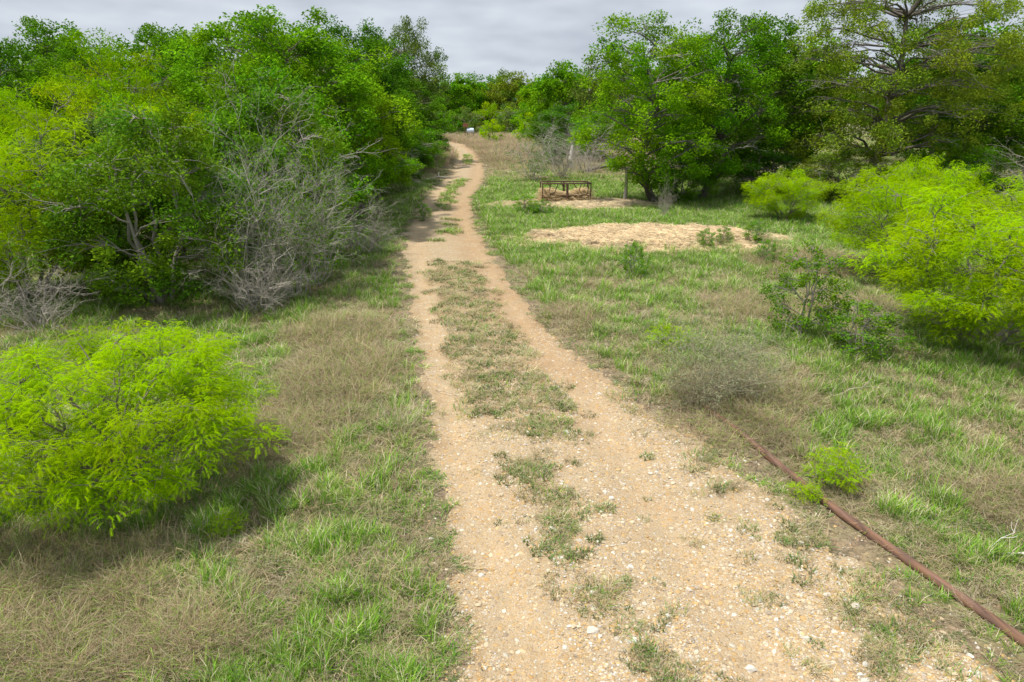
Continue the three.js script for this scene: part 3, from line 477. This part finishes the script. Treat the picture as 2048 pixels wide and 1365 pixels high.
// ------------------------------------------------------------------ grass and ground litter
function tuft(seed, { blades, h, spread, bend, w, cols, segs = 2 }) {
  const rnd = rngOf(seed), s = new Shape();
  for (let k = 0; k < blades; k++) {
    const an = rnd() * 6.283, rr = spread * Math.sqrt(rnd()), x = Math.cos(an) * rr, z = Math.sin(an) * rr, an2 = an + (rnd() - 0.5) * 4.5, H = h * (0.45 + 0.75 * rnd()), out = H * bend * (0.3 + rnd()), W = w * (0.6 + 0.8 * rnd()) / 2, px = -Math.sin(an2) * W, pz = Math.cos(an2) * W, ox = Math.cos(an2), oz = Math.sin(an2), c = vary(cols[Math.floor(rnd() * cols.length)], rnd, 0.4, 0.15);
    const drop = Math.max(0, bend - 0.9) * H * 0.5 * rnd(); let b = s.n; s.v(x - px, -0.015, z - pz, c); s.v(x + px, -0.015, z + pz, c);
    s.v(x + ox * out * 0.32 - px * 0.8, H * 0.6, z + oz * out * 0.32 - pz * 0.8, c); s.v(x + ox * out * 0.32 + px * 0.8, H * 0.6, z + oz * out * 0.32 + pz * 0.8, c); s.v(x + ox * out, H - drop, z + oz * out, c);
    s.tri(b, b + 1, b + 3); s.tri(b, b + 3, b + 2); s.tri(b + 2, b + 3, b + 4);
  }
  return s.geometry();
}
const G1 = [0.195, 0.40, 0.025], G2 = [0.28, 0.42, 0.07], G3 = [0.125, 0.31, 0.04], T1 = [0.60, 0.51, 0.32], T2 = [0.48, 0.40, 0.255], T3 = [0.68, 0.61, 0.43], B1 = [0.36, 0.275, 0.175], B2 = [0.44, 0.35, 0.21];
const bladeMaterial = leafMaterial(1, 1, 1, 0.3);
const TUFT = {
  green_grass: [tuft(1, { blades: 44, h: 0.125, spread: 0.08, bend: 0.75, w: 0.0052, cols: [G1, G1, G2, G3, T1] }), tuft(2, { blades: 40, h: 0.15, spread: 0.06, bend: 0.9, w: 0.0048, cols: [G2, G1, G2, G1, T3] })],
  mixed_grass: [tuft(3, { blades: 42, h: 0.105, spread: 0.09, bend: 1.1, w: 0.0048, cols: [G2, T1, T2, G1, G3] }), tuft(4, { blades: 44, h: 0.085, spread: 0.10, bend: 1.2, w: 0.0046, cols: [T1, G2, T2, T3, G1] })],
  dry_grass: [tuft(5, { blades: 42, h: 0.08, spread: 0.10, bend: 1.7, w: 0.0046, cols: [T1, T2, T3, T2, G2] }), tuft(6, { blades: 38, h: 0.12, spread: 0.08, bend: 1.3, w: 0.0044, cols: [T1, T2, B2, T2, G2] })],
  brown_grass: [tuft(7, { blades: 40, h: 0.21, spread: 0.15, bend: 1.25, w: 0.0032, cols: [B1, B2, B1, T2, G2] }), tuft(8, { blades: 36, h: 0.17, spread: 0.15, bend: 1.6, w: 0.0036, cols: [B1, B2, T2, G2] })],
  low_weeds: [tuft(9, { blades: 38, h: 0.045, spread: 0.06, bend: 1.4, w: 0.008, cols: [[0.13, 0.23, 0.07], [0.18, 0.27, 0.08], [0.24, 0.28, 0.10], T2] }), tuft(10, { blades: 34, h: 0.035, spread: 0.07, bend: 1.7, w: 0.006, cols: [[0.24, 0.27, 0.11], T2, T1, [0.17, 0.24, 0.07]] })],
};
const PIPE = [[2.82, -9.1], [3.06, -8.34], [3.31, -7.46], [3.55, -6.57], [3.9, -5.41], [4.21, -4.47], [4.6, -3.2], [5.1, -1.6]];
function pipeX(z) { for (let k = 0; k < PIPE.length - 1; k++) if (z <= PIPE[k + 1][1] || k === PIPE.length - 2) return lerp(PIPE[k][0], PIPE[k + 1][0], (z - PIPE[k][1]) / (PIPE[k + 1][1] - PIPE[k][1])); }
const lists = {}, put = (kind, k, x, y, z, turn, sx, sy, col) => (lists[kind + k] ??= []).push([x, y, z, turn, sx, sy, col]);
{
  const rnd = rngOf(900);
  for (let z = -2.6; z > -118;) {
    const dist = Math.hypot(z, 3.6), step = 0.060 * Math.pow(dist / 6, 0.86), wide = 0.86 * -z + 3.2;
    for (let x = -wide; x < wide; x += step) {
      const px = x + (rnd() - 0.5) * step * 1.5, pz = z + (rnd() - 0.5) * step * 1.5, a = rnd(), b = rnd(), pick = rnd() < 0.5 ? 0 : 1, turn = rnd() * 6.283;
      if (Math.abs(px) > 22 && pz > -60 && rnd() < 0.5) continue;
      const k = cover(px, pz); if (k.hay > -0.08 && rnd() < 0.97) continue;
      const big = Math.pow(step / 0.060, 0.62), s = (0.7 + 0.7 * rnd()), tone = (0.72 + 0.4 * rnd()) * (1 + 0.24 * k.n4);
      if (k.d > 0.0) {
        const m = midway(px, pz, k.r); if (a > m * 0.75) continue;
        const kind = pz < -21 ? 'green_grass' : b < 0.5 ? 'low_weeds' : b < 0.72 ? 'mixed_grass' : 'dry_grass';
        put(kind, pick, px, roadTop(px, pz, k.d), pz, turn, s * big * 0.9, s * Math.pow(big, 0.35) * (kind === 'low_weeds' ? 0.9 : 0.6), tone); continue;
      }
      const onPipe = pz > -9.2 ? Math.abs(px - pipeX(pz)) : 9; if (onPipe < 0.11 && rnd() < 0.93) continue;
      const dens = clamp(0.95 - k.bare * 0.95 + 0.25 * k.lush - 0.5 * smooth(0.0, 0.6, k.n3) * (1 - k.lush) * smooth(-30, -12, pz) - (onPipe < 0.4 ? 0.25 : 0)); if (a > dens) continue;
      const hgt = 0.8 * s * Math.pow(big, 0.42) * (0.8 + 0.45 * k.n2 + 0.28 * k.n4) * (rnd() < 0.05 ? 1.8 : 1) * smooth(0.05, -0.5, k.d) * (onPipe < 0.3 ? 0.55 : 1) + 0.25;
      let kind = k.brown * (0.62 + 0.38 * k.field) > b * 0.9 + 0.12 ? 'brown_grass' : k.green > 0.30 + b * 0.62 ? 'green_grass' : k.green > 0.05 + b * 0.62 ? 'mixed_grass' : 'dry_grass';
      if (k.d > -0.35 && rnd() < 0.4) kind = 'low_weeds';
      put(kind, pick, px, land(px, pz), pz, turn, s * big, kind === 'brown_grass' ? hgt * (1 + 0.9 * k.field) : hgt, kind === 'brown_grass' ? [tone * (1 + 0.12 * k.field), tone * (1 + 0.0 * k.field), tone * (1 + 0.18 * k.field)] : tone);
    }
    z -= step * 0.95;
  }
}
function scatter(name, geo, mat, list, label, category) {
  const im = new THREE.InstancedMesh(geo, mat, list.length), m = new THREE.Matrix4(), q = new THREE.Quaternion(), e = new THREE.Euler(), c = new THREE.Color();
  list.forEach(([x, y, z, turn, sx, sy, col, tx = 0, tz = 0, sz = sx], i) => { q.setFromEuler(e.set(tx, turn, tz)); m.compose(new THREE.Vector3(x, y, z), q, new THREE.Vector3(sx, sy, sz)); im.setMatrixAt(i, m); if (Array.isArray(col)) c.setRGB(...col); else c.setRGB(col, col, col); im.setColorAt(i, c); });
  im.name = numbered(name); return stuff(im, label, category);
}
const grassText = { green_grass: ['short green grass', 'upright green grass'], mixed_grass: ['green grass mixed with dead blades', 'low grass mixed with thatch'], dry_grass: ['flattened tan dead grass', 'tan dead grass tufts'], brown_grass: ['tall brown seeding grass', 'thin brown dead grass'], low_weeds: ['low dark weeds in the gravel', 'low greyish weeds in the gravel'] };
let blades = 0;
for (const kind of Object.keys(TUFT)) for (const k of [0, 1]) if (lists[kind + k]) { blades += lists[kind + k].length; scatter(kind, TUFT[kind][k], bladeMaterial, lists[kind + k], grassText[kind][k] + (kind === 'low_weeds' ? '' : ' covering the verges'), kind === 'low_weeds' ? 'weeds' : 'grass'); }

function pebble(seed, rough = 0.25) {
  const g = new THREE.IcosahedronGeometry(1, 1), rnd = rngOf(seed), o = rnd() * 50, p = g.attributes.position, s = new Shape(), W = [1, 1, 1];
  for (let i = 0; i < p.count; i++) { const x = p.getX(i), y = p.getY(i), z = p.getZ(i), n = 1 + rough * noise3(x * 1.2 + o, y * 1.2, z * 1.2) + rough * 0.4 * noise3(x * 2.6 + o, y * 2.6, z * 2.6); s.v(x * n, y * n * 0.62, z * n * 0.8, W); }
  for (let i = 0; i < p.count; i += 3) s.tri(i, i + 1, i + 2);
  return s.geometry();
}
function chip(seed) {
  const g = new THREE.IcosahedronGeometry(1, 0), rnd = rngOf(seed), o = rnd() * 50, p = g.attributes.position, s = new Shape(), W = [1, 1, 1];
  for (let i = 0; i < p.count; i++) { const x = p.getX(i), y = p.getY(i), z = p.getZ(i), n = 1 + 0.4 * noise3(x * 1.5 + o, y * 1.5, z * 1.5); s.v(x * n, y * n * 0.6, z * n * 0.8, W); }
  for (let i = 0; i < p.count; i += 3) s.tri(i, i + 1, i + 2);
  return s.geometry();
}
const stoneMaterial = plain({ roughness: 0.85, flatShading: true });
const STONE = STONES.map((c) => c.map((v) => v * 0.70));
{
  const rnd = rngOf(321), out = [[], []], clods = [];
  for (let n = 0; n < 150000; n++) {
    const t = rnd(), z = -3.1 - 10 * t * t - 1.2 * rnd(), r = roadAt(z), x = lerp(r[0] - 0.35, r[3] + 0.75, rnd()), d = inRoad(x, z, r); if (d < -0.7) continue;
    const w = wheel(x, r), want = clamp(0.55 - 0.6 * w + 0.35 * noise2(x * 0.9, z * 0.9 + 8) + 0.25 * noise2(x * 3, z * 3) + 0.12 * smooth(0.3, 0.8, (x - r[0]) / (r[3] - r[0]))) * lerp(0.12 * smooth(-0.7, -0.1, d), 1, smooth(-0.1, 0.3, d));
    if (rnd() > want) continue;
    const size = 0.0062 * Math.exp(Math.abs(noise3(n * 1.7, 3, 0)) * 1.5 * rnd()) * (0.75 + 0.7 * rnd()) , c = STONE[Math.floor(rnd() * 7)], k = 0.78 + 0.4 * rnd();
    out[n & 1].push([x, standing(x, z) - size * (0.35 * rnd() - 0.1), z, rnd() * 6.283, size * (0.8 + 0.7 * rnd()), size * (0.8 + 0.4 * rnd()), c.map((v) => v * k), (rnd() - 0.5) * 0.6, (rnd() - 0.5) * 0.6]);
  }
  scatter('gravel', chip(41), stoneMaterial, out[0], 'loose tan and white gravel on the track', 'gravel');
  scatter('gravel', chip(42), stoneMaterial, out[1], 'loose ochre gravel on the track', 'gravel');
  for (let n = 0; n < 42000; n++) {
    const t = rnd(), z = -2.9 - 15 * t * t, x = lerp(-6, 6.5, rnd()), k = cover(x, z), m = k.d > 0 ? midway(x, z, k.r) * smooth(-8.5, -10, z) : 0;
    const want = k.d > 0 ? m * 0.5 : k.bare > 0.3 ? k.bare * 0.9 : 0; if (rnd() > want) continue;
    const size = 0.009 + 0.02 * rnd() ** 3, l = 0.7 + 0.6 * rnd(); clods.push([x, standing(x, z), z, rnd() * 6.283, size, size, [0.25 * l, 0.18 * l, 0.115 * l], rnd(), rnd()]);
  }
  scatter('soil_crumbs', chip(43), stoneMaterial, clods, 'crumbled brown soil on the bare verge', 'soil');
  const kinds = [pebble(51), pebble(52), pebble(53), pebble(54)], mats = [[0.60, 0.56, 0.49], [0.54, 0.44, 0.29], [0.50, 0.37, 0.20], [0.57, 0.51, 0.43]].map(([a, b, c]) => new THREE.MeshStandardMaterial({ color: new THREE.Color().setRGB(a, b, c), roughness: 0.85, flatShading: true }));
  const big = [[3.05, -4.95, 0.05], [0.68, -4.66, 0.045], [1.02, -4.55, 0.03], [2.47, -4.6, 0.035], [1.76, -5.05, 0.033], [0.78, -5.65, 0.033], [2.1, -5.3, 0.03], [1.9, -4.3, 0.05], [1.5, -4.5, 0.028]];
  for (let n = 0; n < 70; n++) { const z = -3.6 - 6.5 * rnd() ** 1.5, r = roadAt(z); big.push([lerp(r[0] + 0.5, r[3], rnd()), z, 0.02 + 0.018 * rnd()]); }
  big.forEach(([x, z, s], n) => {
    const m = new THREE.Mesh(kinds[n % 4], mats[Math.floor(rnd() * 4)]); m.name = numbered('stone'); m.position.set(x, standing(x, z) + s * 0.2, z); m.rotation.set((rnd() - 0.5) * 0.4, rnd() * 6.283, (rnd() - 0.5) * 0.4); m.scale.set(s * (0.9 + 0.5 * rnd()), s, s * (0.8 + 0.4 * rnd()));
    tag(m, 'pale stone lying loose on the gravel of the track', 'stone', 'loose stones on the track'); scene.add(shadows(m));
  });
}

// ------------------------------------------------------------------ hay
function straw(seed) { const rnd = rngOf(seed), s = new Shape(); for (let k = 0; k < 9; k++) { const an = rnd() * 6.283, L = 0.10 + 0.12 * rnd(), x = (rnd() - 0.5) * 0.22, z = (rnd() - 0.5) * 0.22, y = rnd() * 0.035, dx = Math.cos(an) * L, dz = Math.sin(an) * L, w = 0.006, c = vary([1, 1, 1], rnd, 0.5, 0.12); limb(s, [x, y, z], [x + dx, y + (rnd() - 0.4) * 0.07, z + dz], w, w * 0.6, rnd, 3, c, 0.15, 0.1, 2); } return s.geometry(); }
const hayMaterial = plain({ map: repeat(soilMap, 1), bumpMap: repeat(soilBump, 1), bumpScale: 0.03, roughness: 1 }), strawMaterial = plain({ flatShading: true, roughness: 0.8 });
function mound(name, e, k, height, label) {
  const g = new THREE.BufferGeometry(), N = 56, p = [], c = [], uv = [], idx = [], rnd = rngOf(600 + k), list = [];
  const top = (x, z) => { const q = inHay(x, z, e, k); return land(x, z) - 0.06 + (height + 0.06) * smooth(-0.02, 0.35, q) + 0.035 * noise2(x * 3, z * 3) * smooth(0, 0.2, q) + 0.02 * noise2(x * 8, z * 8) * smooth(0, 0.2, q); };
  for (let j = 0; j <= N; j++) for (let i = 0; i <= N; i++) {
    const x = e.x + (i / N * 2 - 1) * e.rx * 1.35, z = e.z + (j / N * 2 - 1) * e.rz * 1.35, l = 0.86 + 0.26 * noise2(x * 1.1, z * 1.5) + 0.2 * noise2(x * 5, z * 5);
    p.push(x, top(x, z), z); c.push(0.90 * l, 0.72 * l, 0.50 * l); uv.push(x * 0.8, z * 0.8);
    if (i < N && j < N) { const a = j * (N + 1) + i; idx.push(a, a + N + 1, a + 1, a + 1, a + N + 1, a + N + 2); }
  }
  g.setAttribute('position', new THREE.Float32BufferAttribute(p, 3)); g.setAttribute('color', new THREE.Float32BufferAttribute(c, 3)); g.setAttribute('uv', new THREE.Float32BufferAttribute(uv, 2)); g.setIndex(idx); g.computeVertexNormals();
  const m = new THREE.Mesh(g, hayMaterial); m.name = name; stuff(m, label, 'hay');
  for (let n = 0; n < 5200; n++) { const x = e.x + (rnd() * 2 - 1) * e.rx * 1.3, z = e.z + (rnd() * 2 - 1) * e.rz * 1.3, q = inHay(x, z, e, k); if (q < -0.3 * rnd() * rnd()) continue; const l = 0.55 + 0.8 * rnd(); list.push([x, Math.max(top(x, z), land(x, z)) + 0.005, z, rnd() * 6.283, 1.2, 1.2, [0.70 * l, 0.55 * l, 0.34 * l]]); }
  scatter('loose_straw', straw(700 + k), strawMaterial, list, k ? 'loose straw stalks strewn round the hay feeder' : 'loose straw stalks on the spread hay', 'straw');
}
mound('hay_spread', HAY[0], 0, 0.13, 'wide patch of pale hay spread on the grass');
mound('hay_litter', HAY[1], 1, 0.06, 'trampled hay lying under and round the feeder');

// feeder: a pipe rack, its long side to the track
{
  const F = new THREE.Group(); F.name = 'hay_feeder'; F.position.set(2.45, land(2.45, -31.9), -31.9); F.rotation.y = 0.06;
  tag(F, 'rusty steel pipe hay feeder with slanted bars standing in trampled hay', 'feeder');
  const rust = plain({ roughness: 0.8 }), iron = (p, an) => { const n = 0.5 + 0.5 * noise3(p[0] * 5, p[1] * 5 + an, p[2] * 5); return [0.085 + 0.06 * n, 0.05 + 0.025 * n, 0.04 + 0.015 * n]; };
  const bar = (name, a, b, r) => { const s = new Shape(); s.tube([a, vec(a, b, 0.5), b], [r, r, r], 8, iron, true); F.add(s.mesh(name, rust, true)); };
  const X = 1.1, Z = 0.48, T = 0.9, Mh = 0.36;
  for (const sx of [-1, 1]) for (const sz of [-1, 1]) bar('post', [sx * X, -0.05, sz * Z], [sx * X, T, sz * Z], 0.028);
  bar('centre_post', [0.02, -0.06, Z + 0.05], [0.02, T + 0.01, Z + 0.05], 0.055); bar('centre_post', [0.0, -0.06, -Z - 0.05], [0.0, T, -Z - 0.05], 0.04);
  for (const sz of [-1, 1]) { bar('top_rail', [-X - 0.03, T, sz * Z], [X + 0.03, T, sz * Z], 0.03); bar('middle_rail', [-X, Mh, sz * Z], [X, Mh, sz * Z], 0.024); }
  for (const sx of [-1, 1]) { bar('top_rail', [sx * X, T - 0.004, -Z], [sx * X, T - 0.004, Z], 0.027); bar('middle_rail', [sx * X, Mh - 0.004, -Z], [sx * X, Mh - 0.004, Z], 0.022); }
  for (const [a, b] of [[-0.72, -0.83], [-0.4, -0.6], [0.66, 0.5], [1.02, 0.92]]) bar('slanted_bar', [a, T, Z], [b, Mh, Z], 0.02);
  for (const [a, b] of [[-0.78, -0.5], [-0.15, 0.1], [0.4, 0.72], [1.0, 0.85]]) bar('slanted_bar', [a, T, -Z], [b, Mh, -Z], 0.02);
  for (const x of [-0.5, 0.56, 1.0]) bar('leg', [x, -0.05, Z], [x, Mh, Z], 0.02);
  scene.add(shadows(F));
  const rnd = rngOf(640), g = new THREE.BufferGeometry(), N = 40, p = [], c = [], uv = [], idx = [], list = [];
  const top = (u, v) => { const e = Math.min(1, (1 - Math.abs(u)) * 5) * Math.min(1, (1 - Math.abs(v)) * 4); return -0.03 + e * (0.30 + 0.30 * u * u + 0.06 * v + 0.08 * noise2(u * 3 + 9, v * 3) + 0.03 * noise2(u * 9, v * 9)); };
  for (let j = 0; j <= N; j++) for (let i = 0; i <= N; i++) { const u = i / N * 2 - 1, v = j / N * 2 - 1, l = 0.9 + 0.3 * noise2(u * 5, v * 5); p.push(u * 1.12, top(u, v), v * 0.47); c.push(0.62 * l, 0.46 * l, 0.25 * l); uv.push(u, v * 0.6); if (i < N && j < N) { const a = j * (N + 1) + i; idx.push(a, a + N + 1, a + 1, a + 1, a + N + 1, a + N + 2); } }
  g.setAttribute('position', new THREE.Float32BufferAttribute(p, 3)); g.setAttribute('color', new THREE.Float32BufferAttribute(c, 3)); g.setAttribute('uv', new THREE.Float32BufferAttribute(uv, 2)); g.setIndex(idx); g.computeVertexNormals();
  const H = new THREE.Group(); H.name = 'hay_pile'; tag(H, 'heap of tan hay filling the pipe feeder', 'hay'); H.position.set(2.45, land(2.45, -31.9) + 0.05, -31.9); H.rotation.y = 0.06;
  const heap = new THREE.Mesh(g, hayMaterial); heap.name = 'heap'; H.add(heap);
  for (let n = 0; n < 900; n++) { const u = rnd() * 2 - 1, v = rnd() * 2 - 1; list.push([u * 1.1, top(u, v) + 0.01, v * 0.46, rnd() * 6.283, 1.3, 1.5, (() => { const l = 0.75 + 0.5 * rnd(); return [0.64 * l, 0.48 * l, 0.26 * l]; })()]); }
  const st = scatter('stalks', straw(720), strawMaterial, list); scene.remove(st); st.userData = { kind: 'stuff' }; H.add(st); scene.add(shadows(H));
}

// ------------------------------------------------------------------ pipe, posts, dead wood, far feeder
{
  const c = new THREE.CatmullRomCurve3(PIPE.map(([x, z]) => new THREE.Vector3(x, land(x, z) + 0.035, z)));
  const pts = c.getSpacedPoints(70).map((v) => [v.x, v.y, v.z]), s = new Shape();
  s.tube(pts, pts.map(() => 0.047), 14, (p, an) => { const n = fbm(p[2] * 3 + an * 0.6, an * 1.2 + p[0], 4), k = 0.9 + 0.9 * n; const f = smooth(0.1, 0.4, noise2(p[2] * 9, an * 2.5)); return mix3([0.165 * k, 0.092 * k, 0.065 * k], [0.24, 0.12, 0.06], 0.6 * f); }, true);
  scene.add(shadows(tag(s.mesh('rusty_pipe', plain({ roughness: 0.85 }), true), 'long rusty brown steel pipe lying along the edge of the gravel', 'pipe')));
}
{
  const G = new THREE.Group(); G.name = 'wooden_post'; G.position.set(5.25, land(5.25, -32.2), -32.2); tag(G, 'pale weathered wooden post with a short crossbar beside the leaning oak', 'post');
  const a = new Shape(), b = new Shape(), rnd = rngOf(5), col = barkColor([0.46, 0.42, 0.37], 4);
  limb(a, [0, -0.1, 0], [0.03, 1.55, 0], 0.10, 0.065, rnd, 9, col, 0, 0.012, 8); limb(b, [-0.26, 1.5, 0.07], [0.16, 1.53, 0.07], 0.035, 0.03, rnd, 7, col, 0, 0.02, 4);
  G.add(a.mesh('shaft', barkMaterial, true), b.mesh('crossbar', barkMaterial, true)); scene.add(shadows(G));
}
function stick(name, a, b, r, depth, seed, color, label, category) { const s = new Shape(), rnd = rngOf(seed), y = standing(a[0], a[1]); spray(s, [0, 0, 0], [b[0], b[1], b[2]], r, depth, rnd, barkColor(color, seed), 3); const m = s.mesh(numbered(name), twigMaterial); m.position.set(a[0], y + r, a[1]); scene.add(shadows(tag(m, label, category))); }
stick('dead_snag', [7.6, -74], [0.2, 6.4, 0], 0.2, 1, 31, [0.62, 0.60, 0.56], 'tall white dead trunk rising among the far oaks', 'tree');
stick('tree_stump', [4.2, -50], [0.08, 1.5, 0], 0.22, 0, 32, [0.62, 0.60, 0.56], 'short white dead stump in the tall dead grass', 'stump');
stick('fallen_branch', [5.0, -48], [3.4, 0.5, 1.0], 0.1, 2, 33, [0.16, 0.13, 0.11], 'dark fallen branch lying beside the white stump', 'branch');
stick('fallen_branch', [4.55, -5.75], [0.85, 0.04, 0.12], 0.014, 2, 34, [0.60, 0.56, 0.50], 'bleached forked branch lying in the grass beyond the rusty pipe', 'branch');
stick('fallen_branch', [-1.2, -9.9], [0.35, 0.02, 0.25], 0.007, 1, 35, [0.30, 0.23, 0.16], 'thin brown twig lying on the left wheel track', 'branch');
stick('fallen_branch', [4.6, -9.5], [0.8, 0.10, -0.2], 0.009, 2, 46, [0.55, 0.49, 0.38], 'pale dry branch lying in the grass before the low green shrub', 'branch');
stick('fallen_branch', [-5.4, -42.5], [1.4, 0.1, -0.3], 0.05, 1, 37, [0.5, 0.47, 0.42], 'grey fallen limb on the shaded verge by the dark elm', 'branch');
stick('fallen_branch', [-4.0, -4.4], [-0.55, 0.03, -0.3], 0.006, 1, 38, [0.62, 0.55, 0.38], 'pale dry stalk lying in the grass before the feathery mesquite bush', 'branch');
{ // far off, where the track bends away
  const G = new THREE.Group(), x = -6.0, z = -103; G.name = 'game_feeder'; G.position.set(x, land(x, z), z); tag(G, 'pale blue barrel on dark legs with a rusty box beside the far track', 'feeder');
  const put3 = (name, s, col, r = 0.6) => G.add(s.mesh(name, plain({ roughness: r }), false));
  const d = new Shape(); d.tube([[-0.5, 0.95, 0], [-0.47, 0.95, 0], [0, 0.95, 0], [0.47, 0.95, 0], [0.5, 0.95, 0]], [0.3, 0.36, 0.37, 0.36, 0.3], 18, [0.55, 0.66, 0.78], true); put3('barrel', d);
  for (const sx of [-0.42, 0.42]) for (const sz of [-0.25, 0.25]) { const l = new Shape(); l.tube([[sx, -0.05, sz * 1.3], [sx, 0.9, sz]], [0.035, 0.035], 6, [0.05, 0.05, 0.05]); put3('leg', l); }
  const p = new Shape(); p.tube([[-0.75, -0.05, 0.1], [-0.75, 2.1, 0.1]], [0.05, 0.05], 6, [0.2, 0.1, 0.05], true); put3('pole', p);
  const b = new Shape(); b.box(-1.05, 1.45, -0.15, -0.3, 1.95, 0.3, [0.26, 0.11, 0.05]); put3('rusty_box', b);
  scene.add(shadows(G));
}
console.log('triangles in plant prototypes', Math.round(total), 'tufts', blades);
renderer.render(scene, camera);
